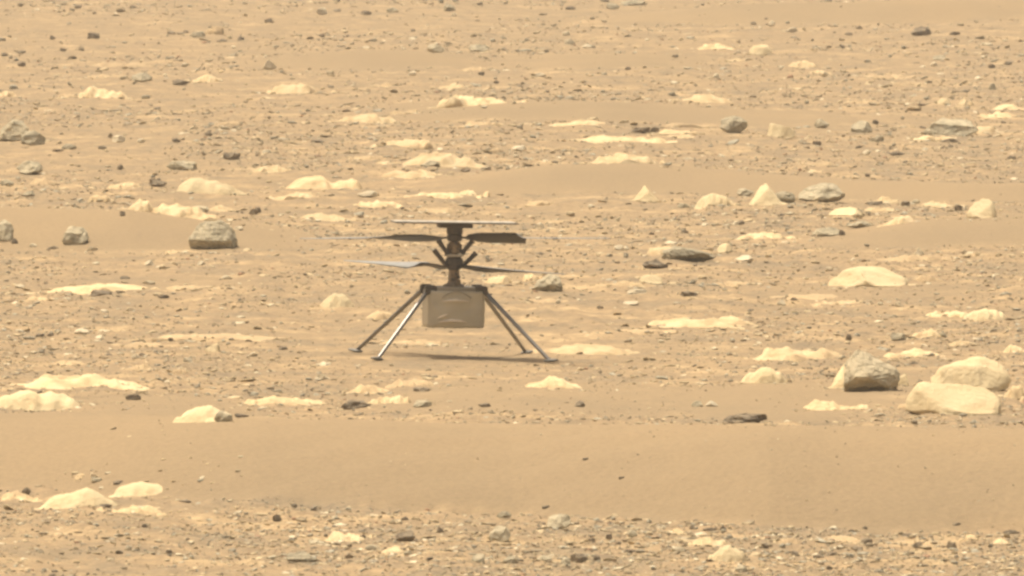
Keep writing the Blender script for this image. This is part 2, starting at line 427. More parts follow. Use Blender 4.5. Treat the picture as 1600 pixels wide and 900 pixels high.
# px, bottom row, width px, height px, kind, optional label. kind: P pale slab, Q pale angular rock, O thin dusty slab, G grey rock, D dark stone, W whitish stone
ROCKS = [
# landmarks -------------------------------------------------------------
(1362,612,92,61,'G',"large dusty grey boulder with a dark hollow face right of the helicopter",'the dark-faced boulder'),
(332,389,76,44,'G',"big rounded pitted grey boulder alone on the smooth sand at left",'the pitted boulder'),
(20,221,52,32,'G',"pale grey humped boulder cut off by the left edge, behind its rounder twin",'the humped boulder'),
(52,228,40,24,'G',"rounded grey boulder leaning against the humped boulder at the left edge",'the leaning boulder'),
(1007,315,52,25,'Q',"steep cone-shaped pale rock standing alone at the foot of the long sand ripple",'the cone-shaped rock'),
(1147,209,46,26,'G',"knobbly grey boulder among thin pale slabs in the distance, right of centre",'the knobbly boulder'),
(1440,56,33,14,'D',"blackish oblong rock alone in the far distance at upper right",'the blackish far rock'),
(1165,661,72,14,'D',"flat dark slab with a grey top lying on the sand ripple's crest",'the flat dark slab'),
(526,481,52,22,'P',"smooth pale oval rock left of the helicopter's legs",'the pale oval rock'),
(421,108,23,14,'W',"white stone with a dark underside alone in the upper left distance",'the lone white stone'),
(1485,212,92,25,'G',"long grey layered rock with dark ledges at upper right",'the layered rock'),
(1075,410,82,24,'G',"long dusty grey rock with a dark overhanging right end, behind a darker stone",'the overhanging rock'),
(633,847,34,17,'D',"dark pyramid-shaped stone on the foreground gravel",'the pyramid stone'),
(1137,882,56,25,'P',"brightest pale lump of rock in the foreground gravel at lower right",'the bright foreground lump'),
(118,795,108,30,'P',"bell-shaped pale mound of rock at lower left below the smooth sand",'the bell-shaped mound'),
(247,779,128,20,'P',"long pale rock with a rounded left end and thin right tail at lower left",'the tailed pale rock'),
(130,460,180,17,'P',"very long thin pale ledge level with the helicopter's lower rotor at left",'the long pale ledge'),
(1360,449,125,31,'Q',"big pale tilted slab, largest on the slope behind the dark-faced boulder",'the tilted slab'),
(665,260,135,25,'P',"broad pale slab with dark notches behind the helicopter's rotors",'the notched slab'),
(1537,341,52,28,'Q',"pale boulder tapering to the left with a dark blunt right end",'the tapering boulder'),
(872,830,38,22,'G',"grey-green wedge-shaped stone on the foreground gravel at centre",'the wedge stone'),
(755,164,118,19,'P',"long bright slab straight behind the helicopter in the far distance",'the far bright slab'),
(1520,612,130,47,'Q',"broad pale boulder behind a flatter angular one at the right edge",'the broad pale boulder'),
(1492,649,150,48,'Q',"wide angular pale slab in front of the broad pale boulder at right",'the angular pale slab'),
(1285,315,74,28,'G',"long dusty grey boulder beside a pale peaked rock at the sand's foot",'the dusty long boulder'),
(117,385,42,30,'G',"jagged grey rock with a peak, between the left edge and the pitted boulder",'the jagged rock'),
(855,457,50,28,'G',"pale grey triangular rock below the right tip of the lower rotor",'the triangular rock'),
(1202,323,62,33,'Q',"pale peaked rock touching the dusty long boulder's left side",'the peaked rock'),
(318,661,88,26,'P',"smooth pale dome of rock with a grey right end above the foreground sand",'the pale dome'),
(55,643,130,32,'P',"large bright rounded rock cut off by the left edge above the foreground sand",'the large edge rock'),
(221,127,34,13,'G',"grey stone with a dark left side in the upper left distance",'the far grey stone'),
(1100,515,145,22,'P',"wide pale low mound with a thin left tail right of the helicopter",'the low mound'),
(920,555,142,18,'P',"long pale slab just right of the helicopter's right feet",'the slab beside the feet'),
(265,337,86,22,'P',"pale rock sloping up to the right behind the pitted boulder",'the sloping pale rock'),
(325,302,92,24,'P',"broad blocky pale slab in the left middle distance",'the blocky slab'),
(140,609,182,22,'P',"long streaky pale slab above the large edge rock",'the streaky slab'),
(1265,563,132,19,'P',"wide pale slab running up to the dark-faced boulder from the left",'the slab left of the boulder'),
(1195,600,66,25,'P',"pale rounded rock with a dark right end left of the dark-faced boulder",'the dark-ended rock'),
# upper left ------------------------------------------------------------
(146,61,20,10,'D'),(82,62,9,6,'D'),(33,84,16,5,'D'),(33,104,14,7,'D'),(7,88,12,6,'D'),(112,92,16,5,'D'),(98,80,12,5,'D'),(127,80,10,4,'D'),
(284,133,30,9,'D'),(318,128,52,14,'P'),(160,152,64,18,'P'),(195,104,78,8,'O'),(160,122,46,6,'O'),(105,153,26,7,'O'),(268,54,14,6,'D'),(290,52,10,5,'D'),
(308,58,26,9,'G'),(335,53,24,14,'O'),(376,63,12,7,'D'),(347,66,18,5,'D'),(10,150,24,9,'P'),(372,195,46,6,'O'),(185,223,22,11,'W'),(172,215,9,7,'D'),
(208,13,11,5,'D'),(122,13,13,5,'D'),(503,22,18,10,'W'),(526,19,15,5,'D'),(572,23,19,7,'D'),(613,20,19,8,'G'),(703,17,19,10,'G'),(709,25,9,5,'W'),
(421,36,16,7,'D'),(503,58,11,5,'D'),(682,82,29,13,'G'),(748,80,32,10,'G'),(644,119,13,8,'W'),(475,146,88,17,'P'),(600,136,36,8,'O'),(708,138,36,9,'P'),
(700,166,9,7,'W'),(577,192,78,17,'P'),(633,178,42,6,'O'),(757,195,48,6,'O'),(640,231,104,17,'P'),(752,118,11,5,'D'),(775,131,9,5,'D'),(740,110,36,6,'O'),(495,224,27,5,'D'),
# upper right -----------------------------------------------------------
(891,16,18,7,'D'),(945,3,16,5,'D'),(957,14,22,9,'G'),(990,8,42,9,'G'),(1177,39,11,5,'D'),(890,70,18,8,'G'),(885,56,13,7,'W'),(917,75,17,6,'W'),
(1055,90,11,5,'D'),(981,109,10,5,'D'),(1119,122,10,6,'W'),(1090,162,88,16,'P'),(1113,77,52,10,'P'),(1188,85,36,14,'Q'),(1155,97,29,6,'P'),
(1002,208,32,9,'D'),(1023,207,14,9,'D'),(900,198,82,10,'P'),(1055,198,66,6,'O'),(1056,209,46,8,'P'),(1064,217,42,7,'P'),(965,221,118,11,'P'),(845,120,19,6,'W'),
(1326,55,14,5,'D'),(1342,45,11,5,'D'),(1316,75,10,6,'D'),(1492,55,19,5,'D'),(1237,50,18,7,'W'),(1206,42,11,8,'W'),(1255,106,42,13,'P'),(1282,115,29,6,'P'),
(1468,95,21,9,'G'),(1459,104,10,6,'W'),(1550,107,11,7,'D'),(1575,102,13,5,'D'),(1550,141,13,11,'G'),(1380,123,84,8,'O'),(1345,163,50,6,'O'),(1420,133,52,6,'O'),
(1475,163,23,10,'Q'),(1508,168,26,17,'P'),(1570,172,56,10,'P'),(1555,184,62,11,'P'),(1441,166,15,5,'D'),(1284,200,23,14,'G'),(1347,208,36,20,'G'),(1368,194,10,7,'D'),
(1220,215,46,21,'Q'),(1537,208,42,12,'P'),(1405,199,42,6,'O'),(1370,223,24,10,'G'),(1465,219,62,9,'P'),(1487,223,25,6,'D'),
# left middle distance --------------------------------------------------
(90,237,19,4,'D'),(108,234,26,9,'G'),(160,233,15,5,'D'),(362,250,28,12,'D'),(45,273,42,20,'G'),(283,266,50,14,'G'),(187,266,10,8,'D'),(68,290,48,13,'O'),
(192,296,44,13,'P'),(246,293,28,13,'D'),(157,315,33,11,'P'),(213,330,44,22,'P'),(224,325,13,6,'D'),(306,336,42,12,'G'),(346,331,38,10,'P'),(396,337,17,11,'D'),
(191,338,9,8,'D'),(6,382,28,36,'G'),(22,382,11,9,'D'),(143,395,19,8,'W'),(82,391,19,6,'D'),(51,387,12,6,'W'),(290,395,58,6,'O'),(233,415,17,7,'W'),(314,416,13,7,'W'),
(372,360,15,6,'W'),(395,268,64,6,'O'),(325,215,15,6,'D'),(275,224,15,6,'D'),(220,223,12,6,'W'),(10,292,22,10,'G'),(45,308,19,7,'G'),
# middle distance behind the helicopter ----------------------------------
(425,270,58,12,'P'),(500,297,108,26,'P'),(455,310,62,9,'P'),(574,308,33,9,'W'),(590,325,68,14,'P'),(690,312,112,12,'P'),(732,305,26,8,'P'),(672,260,32,9,'G'),(712,258,17,6,'D'),
(575,249,42,7,'O'),(650,279,92,17,'P'),(505,346,68,15,'P'),(548,346,32,5,'O'),(690,333,74,9,'O'),(403,333,10,9,'D'),(727,269,17,6,'D'),(775,240,27,8,'O'),(440,222,11,6,'W'),
# right middle distance -------------------------------------------------
(985,254,100,18,'P'),(885,235,42,8,'O'),(812,236,26,8,'W'),(1122,321,62,18,'P'),(1165,307,27,11,'G'),(845,320,34,6,'O'),(843,358,15,10,'W'),(967,392,17,8,'W'),
(1036,399,58,14,'P'),(1024,421,42,14,'D'),(1133,396,23,14,'Q'),(1163,408,31,9,'W'),(1018,370,10,6,'D'),(1070,365,13,5,'D'),(1158,352,11,7,'D'),(1208,374,94,11,'P'),(1068,327,19,8,'G'),
(1225,318,38,18,'G'),(1323,337,56,13,'Q'),(1372,332,46,8,'P'),(1367,322,30,5,'D'),(1385,318,36,12,'P'),(1415,323,16,9,'D'),(1432,318,13,6,'G'),(1475,325,62,13,'P'),(1498,329,13,9,'D'),
(1412,350,42,13,'P'),(1345,357,48,10,'G'),(1295,370,52,13,'G'),(1316,369,10,9,'D'),(1271,270,25,6,'P'),(1270,259,58,9,'O'),(1356,277,9,6,'D'),(1354,242,12,7,'W'),(1402,243,26,6,'D'),
(1581,249,15,6,'D'),(1342,233,11,6,'D'),(1277,228,15,7,'D'),(1445,233,42,5,'O'),(1437,400,15,9,'W'),(1435,409,94,9,'O'),
# left, beside the helicopter -------------------------------------------
(158,463,34,9,'D'),(67,471,48,8,'O'),(195,437,17,5,'D'),(30,451,16,6,'W'),(255,468,19,6,'D'),(127,522,23,8,'W'),(163,490,13,6,'W'),(155,530,15,6,'W'),(300,452,74,6,'O'),
(232,445,21,6,'W'),(354,437,17,6,'W'),(215,545,98,9,'O'),(266,535,9,6,'D'),(211,562,13,8,'W'),(221,557,11,5,'D'),(345,531,150,5,'O'),(215,581,44,10,'O'),(95,574,54,8,'O'),
(280,585,30,7,'O'),(207,627,27,10,'D'),(348,660,30,17,'G'),(377,654,23,6,'D'),(331,550,23,12,'Q'),(62,527,15,5,'D'),(78,527,11,5,'D'),(395,558,15,7,'W'),(293,567,15,7,'W'),
(597,500,42,15,'P'),(503,594,26,9,'W'),(576,617,58,14,'P'),(445,634,114,13,'P'),(607,632,62,12,'P'),(555,641,50,14,'D'),(658,613,28,6,'D'),(757,638,21,7,'D'),(660,638,31,11,'G'),
(778,445,40,15,'P'),(632,545,10,7,'W'),(640,541,84,8,'O'),(442,548,15,6,'D'),(640,605,70,12,'O'),
# right, beside the helicopter ------------------------------------------
(832,440,27,14,'P'),(1017,443,37,13,'Q'),(980,447,42,9,'O'),(1140,449,64,8,'O'),(1078,463,29,7,'D'),(995,461,31,7,'W'),(985,478,27,6,'W'),(1000,522,104,8,'O'),(865,608,78,19,'P'),
(906,638,17,10,'D'),(1090,637,19,9,'G'),(1112,637,21,9,'W'),(938,485,11,6,'D'),(845,474,74,6,'O'),(872,476,9,7,'W'),(1455,442,42,12,'O'),(1222,478,16,9,'W'),(1241,472,11,5,'D'),
(1320,479,80,8,'O'),(1255,468,72,5,'O'),(1483,497,58,10,'P'),(1540,503,62,18,'P'),(1445,528,46,15,'P'),(1471,527,19,7,'G'),(1327,533,11,11,'D'),(1405,534,27,12,'G'),(1430,559,76,16,'P'),
(1505,540,37,8,'O'),(1592,552,38,14,'P'),(1314,608,40,36,'Q',"pale lumpy block against the dark-faced boulder's left side"),(1410,604,26,18,'Q',"pale sloping rock leaning against the dark-faced boulder's right side"),(1597,628,50,22,'P'),(1305,642,92,17,'P'),(1412,641,27,8,'O'),(1215,598,17,10,'D'),
# foreground ------------------------------------------------------------
(205,804,94,13,'P'),(25,782,56,13,'P'),(40,775,15,11,'D'),(163,795,23,6,'D'),(130,750,30,5,'O'),(150,756,19,7,'G'),(185,758,21,6,'D'),(288,788,21,5,'D'),(385,884,46,8,'O'),
(185,871,13,6,'D'),(263,868,10,7,'D'),(225,828,11,6,'D'),(432,820,15,11,'D'),(490,801,11,7,'D'),(459,796,10,6,'D'),(543,849,70,16,'P'),(565,846,13,6,'D'),(495,851,27,6,'G'),
(625,865,54,10,'P'),(470,883,52,15,'G'),(545,875,15,7,'D'),(632,815,13,6,'D'),(580,862,23,8,'G'),(638,871,15,9,'G'),(788,811,24,10,'G'),(780,849,34,25,'G'),(687,834,11,8,'D'),
(747,884,21,14,'G'),(797,883,21,12,'G'),(735,846,12,5,'D'),(905,882,27,15,'D'),(884,889,17,12,'G'),(850,880,27,8,'G'),(933,878,12,10,'D'),(1105,855,64,14,'P'),(1160,897,22,12,'G'),
(1130,833,11,8,'D'),(1082,831,10,7,'D'),(1109,832,22,6,'D'),(1060,867,23,9,'G'),(952,845,11,8,'D'),(925,849,12,7,'D'),(989,841,15,11,'G'),(987,867,27,6,'D'),(1196,860,13,10,'D'),
(1060,838,27,9,'P'),(853,798,13,5,'D'),(915,724,11,4,'D'),(971,755,10,4,'D'),(1355,853,23,10,'D'),(1352,832,10,6,'D'),(1436,860,17,10,'D'),(1488,860,17,11,'D'),(1340,866,19,6,'D'),
(1302,871,19,6,'D'),(1242,869,14,7,'D'),(1280,875,19,5,'D'),(1495,824,17,5,'D'),(1582,836,29,6,'D'),(1420,841,19,6,'D'),(1565,852,27,7,'P'),(1520,848,22,9,'P'),(1443,876,11,6,'D'),
(1297,893,10,6,'D'),(1310,848,64,8,'O'),(1237,855,38,8,'O'),
]
NAMES = {'P': 'flat_rock', 'Q': 'pale_rock', 'O': 'dusty_rock', 'G': 'grey_rock', 'D': 'dark_stone', 'W': 'white_stone'}
CATS = {'P': 'rock', 'Q': 'rock', 'O': 'rock', 'G': 'rock', 'D': 'stone', 'W': 'stone'}
GROUPS = {'P': 'low pale slabs bedded in the ground', 'Q': 'angular pale rocks', 'O': 'thin dusty slabs bedded in the ground',
          'G': 'grey rocks lying on the sand', 'D': 'dark stones lying on the sand', 'W': 'whitish stones lying on the sand'}
MATS = {'P': M_PALE, 'Q': M_CREAM, 'O': M_ORANGE, 'G': M_GREY, 'D': M_DARK, 'W': M_WHITE}
MARKS = [(r[0], r[1], r[6]) for r in ROCKS if len(r) > 6] + [(707, 548, 'the helicopter')]
USED = {r[5] for r in ROCKS if len(r) > 5}

def describe(px, row, w, h, k):
    size = 'tiny' if w < 12 else 'small' if w < 24 else 'medium' if w < 50 else 'large'
    q = w / h
    tone = {'P': 'pale cream', 'Q': 'pale cream', 'O': 'dull orange-cream', 'G': 'dusty grey', 'D': 'dark', 'W': 'whitish'}[k]
    form = {'P': 'bare slab', 'O': 'flush slab', 'Q': 'chunky rock', 'G': 'rock', 'D': 'stone', 'W': 'stone'}[k]
    if k in 'GDW': tone = ('flat ' if q > 2.7 else 'upright ' if q < 1.25 else '') + tone
    elif q > 9: tone = 'very thin ' + tone
    near = sorted(MARKS, key=lambda m: math.hypot(m[0] - px, (m[1] - row) * 2.2))
    def rel(m):
        dx, dy = px - m[0], (row - m[1]) * 2.2
        s = 'left of' if dx < 0 else 'right of'; v = 'behind' if dy < 0 else 'in front of'
        if abs(dx) > 2.2 * abs(dy): return s
        if abs(dy) > 2.2 * abs(dx): return v
        return v + (' and left of' if dx < 0 else ' and right of').replace(' of', ' of') if v == 'behind' else 'in front and ' + s
    def far(m):
        d = math.hypot(m[0] - px, (m[1] - row) * 2.2)
        return 'close' if d < 60 else 'some way' if d < 150 else 'well'
    cands = []
    for m in near[:4]:
        cands.append(f"{size} {tone} {form} {rel(m)} {m[2]}")
        cands.append(f"{size} {tone} {form} {far(m)} {rel(m)} {m[2]}")
    lf = [m for m in near if m[0] < px][:2]; rt = [m for m in near if m[0] >= px][:2]
    for a in lf:
        for b in rt: cands.append(f"{size} {tone} {form} between {a[2]} and {b[2]}")
    for m in near[:5]:
        for a in ('just', 'a little', 'farther'): cands.append(f"{size} {tone} {form} {a} {rel(m)} {m[2]}")
    for c in cands:
        if c not in USED and len(c.split()) <= 16:
            USED.add(c); return c
    return cands[0]

def build_gravel():
    rng = np.random.default_rng(7)
    N = 470000
    row = rng.uniform(-30, 935, N)
    y = CAM_Z / (PITCH + (row - 450) / FPX)
    px = rng.uniform(-260, 1860, N)
    x = (px - 800) / FPX * y
    h, sand = ground_h(x, y, True)
    cl = 0.5 + 1.5 * vnoise(x * 0.8, y * 0.22, 41) + 0.9 * vnoise(x * 3.0, y * 0.9, 42)
    dens = np.clip(cl, 0.10, 1.0) * (1 - 0.965 * np.clip(sand * 1.15, 0, 1)) * np.where(row > 790, 0.85, np.where(row > 420, 0.62, 0.55))
    near = np.hypot((x - HELI_X) / 0.42, (y - HELI_Y) / 0.5)
    keep = rng.random(N) < dens * 0.60
    x, y, h, sand, row, near, px = [v[keep] for v in (x, y, h, sand, row, near, px)]
    # broken chips shed by the pale slabs
    k0 = len(x)
    for r in ROCKS:
        if r[4] in 'POQ' and r[2] > 24:
            cx, cy_, _ = ground_at(r[0], r[1])
            m = int(r[2] * rng.uniform(0.25, 0.7))
            wm = r[2] * cy_ / FPX
            qx = cx + rng.normal(0, 0.62, m) * wm; qy = cy_ + rng.normal(0.25, 0.75, m) * wm
            hh, ss = ground_h(qx, qy, True)
            x = np.append(x, qx); y = np.append(y, qy); h = np.append(h, hh); sand = np.append(sand, ss * 0.4)
            row = np.append(row, np.full(m, r[1])); near = np.append(near, np.full(m, 2.0)); px = np.append(px, np.full(m, r[0]))
    n = len(x)
    shed = np.arange(n) >= k0
    wpx = 2.2 + rng.exponential(1.5, n)
    wpx = np.where(row > 800, wpx * rng.uniform(0.95, 1.4, n), wpx)
    wpx = np.clip(wpx, 2.0, 13.0); wpx = np.where(near < 1, np.minimum(wpx, 3.0), wpx)
    wpx = np.where(sand > 0.5, np.minimum(wpx, 4.5), wpx)
    chip = rng.random(n) < np.where(shed, 0.55, 0.20)
    wpx = np.where(chip & (near > 1) & (sand < 0.5), wpx * 1.7 + 2, wpx)
    s = wpx / FPX * y * 0.5
    pick = rng.choice(len(PAL), n, p=PALP)
    pick = np.where(shed, rng.choice([0, 3, 6, 6, 6, 7], n), pick)
    pick = np.where(chip & ~shed, rng.choice([0, 1, 3, 6, 6, 6, 7], n), pick)
    col = PAL[pick] * rng.uniform(0.93, 1.25, (n, 1))
    def batch(sel, base):
        V0, F0 = base
        k = sel.sum(); m = len(V0)
        P = np.repeat(V0[None], k, 0)
        P = P * (1 + rng.uniform(-0.32, 0.22, (k, m, 1)))
        sc = np.stack([np.ones(k), rng.uniform(0.6, 1.3, k), np.where(chip[sel], rng.uniform(0.16, 0.3, k), rng.uniform(0.30, 0.75, k))], -1)
        P = P * sc[:, None, :] * s[sel][:, None, None]
        ta = rng.normal(0, 0.25, k); ct, st = np.cos(ta)[:, None], np.sin(ta)[:, None]
        X_, Z_ = P[..., 0] * ct - P[..., 2] * st, P[..., 0] * st + P[..., 2] * ct
        a = rng.uniform(0, 6.28, k); ca, sa = np.cos(a)[:, None], np.sin(a)[:, None]
        XX, YY = X_ * ca - P[..., 1] * sa, X_ * sa + P[..., 1] * ca
        lift = s[sel] * sc[:, 2] * rng.uniform(-0.15, 0.55, k)
        Q = np.stack([XX + x[sel][:, None], YY + y[sel][:, None], Z_ + (h[sel] + lift)[:, None]], -1)
        F = F0[None] + (np.arange(k) * m)[:, None, None]
        C = np.repeat(col[sel][:, None, :], m, 1)
        return Q.reshape(-1, 3), F.reshape(-1, 3), C.reshape(-1, 3)
    big = wpx > 7.0
    V1, F1, C1 = batch(~big, ICO1); V2, F2, C2 = batch(big, ICO2)
    V = np.concatenate([V1, V2]); F = np.concatenate([F1, F2 + len(V1)]); C = np.concatenate([C1, C2])
    me = mesh_np("gravel", V, F, smooth=True)
    ca = me.attributes.new("tint", 'FLOAT_COLOR', 'POINT')
    ca.data.foreach_set("color", np.concatenate([C, np.ones((len(C), 1))], 1).astype(np.float32).ravel())
    o = link("gravel", me, gravel_material())
    tag(o, "loose mixed gravel strewn over the stony ground", "gravel", kind="stuff")
    print("gravel stones", n, "tris", len(F))
build_gravel()

# faces that a few well visible boulders show: plane normal, offset
CUTS = {(0, 0): [(0.1, -0.75, -0.8, 0.58), (-0.25, -0.42, 0.85, 0.55), (0.7, -0.25, 0.72, 0.42), (-1, -0.1, 0.3, 0.62)],
        (332, 389): [(0.3, -0.7, -0.75, 0.5)],
        (1075, 410): [(0.5, -0.8, -0.6, 0.35)], (52, 228): [(0.75, -0.7, -0.1, 0.5)], (1147, 209): [(0.5, -0.8, -0.4, 0.4)],
        (1314, 608): [(-0.6, -0.2, 0.75, 0.35), (0.5, -0.3, 0.8, 0.55)],
        (1492, 649): [(0.1, -0.55, 0.85, 0.42), (0.0, 0.2, 1, 0.6)], (1537, 341): [(0.9, -0.4, 0.1, 0.55)],
        (1007, 315): [(-0.65, -0.2, 0.75, 0.42), (0.75, -0.1, 0.65, 0.42)], (1202, 323): [(-0.65, -0.2, 0.75, 0.40), (0.75, -0.1, 0.65, 0.45)]}
MOUNDS = {(526, 481), (55, 643), (1540, 503), (325, 302), (118, 795), (247, 779), (318, 661), (1122, 321), (1195, 600), (1137, 882)}

def place_rock(i, r):
    px, row, w, h, k = r[:5]
    rng = np.random.default_rng(1000 + i)
    x, y, g = ground_at(px, row)
    s = y / FPX
    W_, H_ = w * s, h * s
    name = NAMES[k]
    if k in 'PO':
        mound = (px, row) in MOUNDS
        dep = W_ * (1.0 if mound else rng.uniform(1.15, 1.5) if w < 90 else rng.uniform(0.9, 1.15))
        zt = max(0.35 * H_, H_ - 0.5 * dep * (PITCH + (row - 450) / FPX))
        fl = 1.0 if mound or row > 560 else 0.84
        me = slab_mesh(rng, W_ * (1.06 if fl == 1.0 else 1.16), dep, zt * fl + 0.003, name, 0.94 if mound else float(np.clip(1.05 - w / h / 8.0, 0.05, 0.65)))
    else:
        dep = W_ * rng.uniform(0.6, 0.85)
        base = ICO4 if w > 45 else ICO3 if w > 13 else ICO2
        me = boulder_mesh(rng, W_, dep, H_, base, facets=14 if k == 'D' else 8, name=name, rough=0.15 if k == 'D' else 0.11 if k == 'G' else 0.07,
                          girth=0.28 if w > 85 and k == 'G' else {'G': 0.38, 'D': 0.42, 'W': 0.25, 'Q': 0.10}[k], lean=-0.7 if k == 'Q' else -0.65 if k == 'G' and w > 60 else -0.4 if k == 'G' else 0.0, cuts=CUTS.get((px, row), ()))
        if (px, row) in HULLS: me = hull_mesh(HULLS[(px, row)], s, name, seed=px % 17)
        if k == 'Q': me.polygons.foreach_set("use_smooth", np.full(len(me.polygons), True))
    o = link(name, me, M_BOULDER if (px, row) == (1362, 612) else M_CREAM if (px, row) in MOUNDS else MATS[k])
    cy = y + dep * (0.46 if k in 'PO' else 0.40)
    gz = min(g, float(ground_h(np.array([x]), np.array([cy]))[0]) + 0.25 * H_)
    o.location = (x, cy, gz - 0.02 * H_)
    o.rotation_euler = (rng.normal(0, 0.04), rng.normal(0, 0.03), rng.normal(0, 0.12))
    label = r[5] if len(r) > 5 else describe(px, row, w, h, k)
    tag(o, label, 'boulder' if (k in 'GQ' and w > 38) else CATS[k], GROUPS[k])
    return o
for i, r in enumerate(ROCKS): place_rock(i, r)
print("rocks", len(ROCKS), "labels", len(USED))

# ------------------------------------------------------------------ helicopter
def plain(name, col, rough, metal=0.0, spec=0.5, var=0.15, scale=25.0, coat=0.0):
    m, n, b = new_mat(name)
    tc = n.nodes.new("ShaderNodeTexCoord")
    t = n.nodes.new("ShaderNodeTexNoise"); t.inputs["Scale"].default_value = scale; t.inputs["Detail"].default_value = 4
    n.links.new(tc.outputs["Object"], t.inputs["Vector"])
    r = n.nodes.new("ShaderNodeValToRGB")
    r.color_ramp.elements[0].position = 0.3; r.color_ramp.elements[1].position = 0.7
    r.color_ramp.elements[0].color = (*[c * (1 - var) for c in col], 1); r.color_ramp.elements[1].color = (*[c * (1 + var) for c in col], 1)
    n.links.new(t.outputs["Fac"], r.inputs[0]); n.links.new(r.outputs[0], b.inputs["Base Color"])
    b.inputs["Roughness"].default_value = rough; b.inputs["Metallic"].default_value = metal
    b.inputs["Specular IOR Level"].default_value = spec; b.inputs["Coat Weight"].default_value = coat
    return m
H_FILM = plain("insulation_film", (0.52, 0.462, 0.335), 0.45, 0.0, var=0.08, scale=12)
H_FOLD_GLINT = plain("film_fold_glint", (0.86, 0.75, 0.58), 0.35, 0.0, var=0.1)  # same film as the body; its glints on the creases painted in pale
H_TOP = plain("body_lid", (0.40, 0.35, 0.26), 0.55, 0.2)
H_CARBON = plain("carbon_fibre", (0.075, 0.068, 0.055), 0.35, 0.0, spec=0.7)
H_LEG = plain("leg_tube", (0.24, 0.228, 0.208), 0.36, 1.0)
H_DARK = plain("dark_fitting", (0.085, 0.07, 0.052), 0.45, 0.2)
H_BRASS = plain("mast_metal", (0.25, 0.185, 0.11), 0.45, 0.4, var=0.4, scale=60)
H_RING = plain("pale_ring", (0.62, 0.55, 0.42), 0.4, 0.2)
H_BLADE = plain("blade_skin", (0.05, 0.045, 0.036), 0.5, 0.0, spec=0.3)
H_BSUNLIT = plain("blade_sunlit_top", (0.29, 0.29, 0.265), 0.45, 0.0, spec=0.5)  # upper blade faces: some dust, and sunlight put into the paler colour
H_CELL_SHEEN = plain("solar_cell_sky_sheen", (0.56, 0.50, 0.39), 0.35, 0.0, spec=0.6)  # sky reflected off the dark cells, put into this pale colour
H_PANEL = plain("panel_edge", (0.12, 0.10, 0.075), 0.4, 0.2)
H_FOOT = plain("foot_pad", (0.17, 0.16, 0.13), 0.45, 0.1)

def bm_box(bm, c, s, rot=None, bevel=0.0):
    mtx = Matrix.Translation(c) @ (rot or Matrix()) @ Matrix.Diagonal((*s, 1))
    r = bmesh.ops.create_cube(bm, size=1.0, matrix=mtx)
    if bevel:
        es = list({e for v in r['verts'] for e in v.link_edges})
        bmesh.ops.bevel(bm, geom=es, offset=bevel, segments=2, affect='EDGES')

def bm_tube(bm, a, b, r0, r1, seg=14, cap=True):
    a, b = Vector(a), Vector(b); d = b - a
    q = d.to_track_quat('Z', 'Y').to_matrix().to_4x4()
    bmesh.ops.create_cone(bm, cap_ends=cap, segments=seg, radius1=r0, radius2=r1, depth=d.length, matrix=Matrix.Translation((a + b) / 2) @ q)

def bm_lathe(bm, prof, seg=24, centre=(0, 0)):
    rings = []
    for r, z in prof:
        rings.append([bm.verts.new((centre[0] + r * math.cos(2 * math.pi * k / seg), centre[1] + r * math.sin(2 * math.pi * k / seg), z)) for k in range(seg)])
    for a, b in zip(rings, rings[1:]):
        for k in range(seg): bm.faces.new((a[k], a[(k + 1) % seg], b[(k + 1) % seg], b[k]))
    bm.faces.new(rings[0][::-1]); bm.faces.new(rings[-1])

heli = bpy.data.objects.new("helicopter", None)
COL.objects.link(heli)
HG = float(ground_h(np.array([HELI_X]), np.array([HELI_Y]))[0])
heli.location = (HELI_X, HELI_Y, HG)
YAW = R(7.8)
UP = 0.008
heli.rotation_euler = (0, R(1.0), YAW)
tag(heli, "small four-legged helicopter with two stacked rotors and a boxy body on the sand", "helicopter")

def part(name, bm, mat, parent=None, smooth=False, label=None):
    o = from_bm(name, bm, mat, parent or heli, smooth)
    if label: o["label"] = label
    if parent is None and name != "leg": o.location.z = UP
    return o

# fuselage: box wrapped in crinkled film
BW, BD, BZ0, BZ1 = 0.200, 0.160, 0.100, 0.228
def film_box():
    bm = bmesh.new()
    bm_box(bm, (0, 0, (BZ0 + BZ1) / 2), (BW, BD, BZ1 - BZ0))
    bmesh.ops.subdivide_edges(bm, edges=bm.edges[:], cuts=15, use_grid_fill=True)
    for v in bm.verts:
        c = v.co.copy()
        k = Vector((abs(c.x) / (BW / 2), abs(c.y) / (BD / 2), abs(c.z - (BZ0 + BZ1) / 2) / ((BZ1 - BZ0) / 2)))
        # round the vertical corners a little, bulge faces, crinkle
        nn = mnoise.noise(Vector((c.x * 26, c.y * 26, c.z * 34))) * 0.0040 + mnoise.noise(Vector((c.x * 70 + c.z * 60, c.y * 70, c.z * 90))) * 0.0024
        e = sorted(k)[1]
        bul = 0.004 * (1 - min(1, k.x) ** 2) * (1 - min(1, k.z) ** 2) if k.y > 0.99 else 0
        if k.y > 0.99: v.co.y += math.copysign(bul + nn, c.y)
        if k.x > 0.99: v.co.x += math.copysign(nn, c.x)
        if k.z > 0.99: v.co.z += math.copysign(nn, c.z - 0.16)
        if k.x > 0.99 and k.y > 0.99: v.co.x *= 0.985; v.co.y *= 0.985
        if k.z > 0.99 and c.z < 0.15:
            if k.x > 0.99: v.co.x *= 0.975
            if k.y > 0.99: v.co.y *= 0.975
    return bm
body = part("body", film_box(), H_FILM, smooth=True)
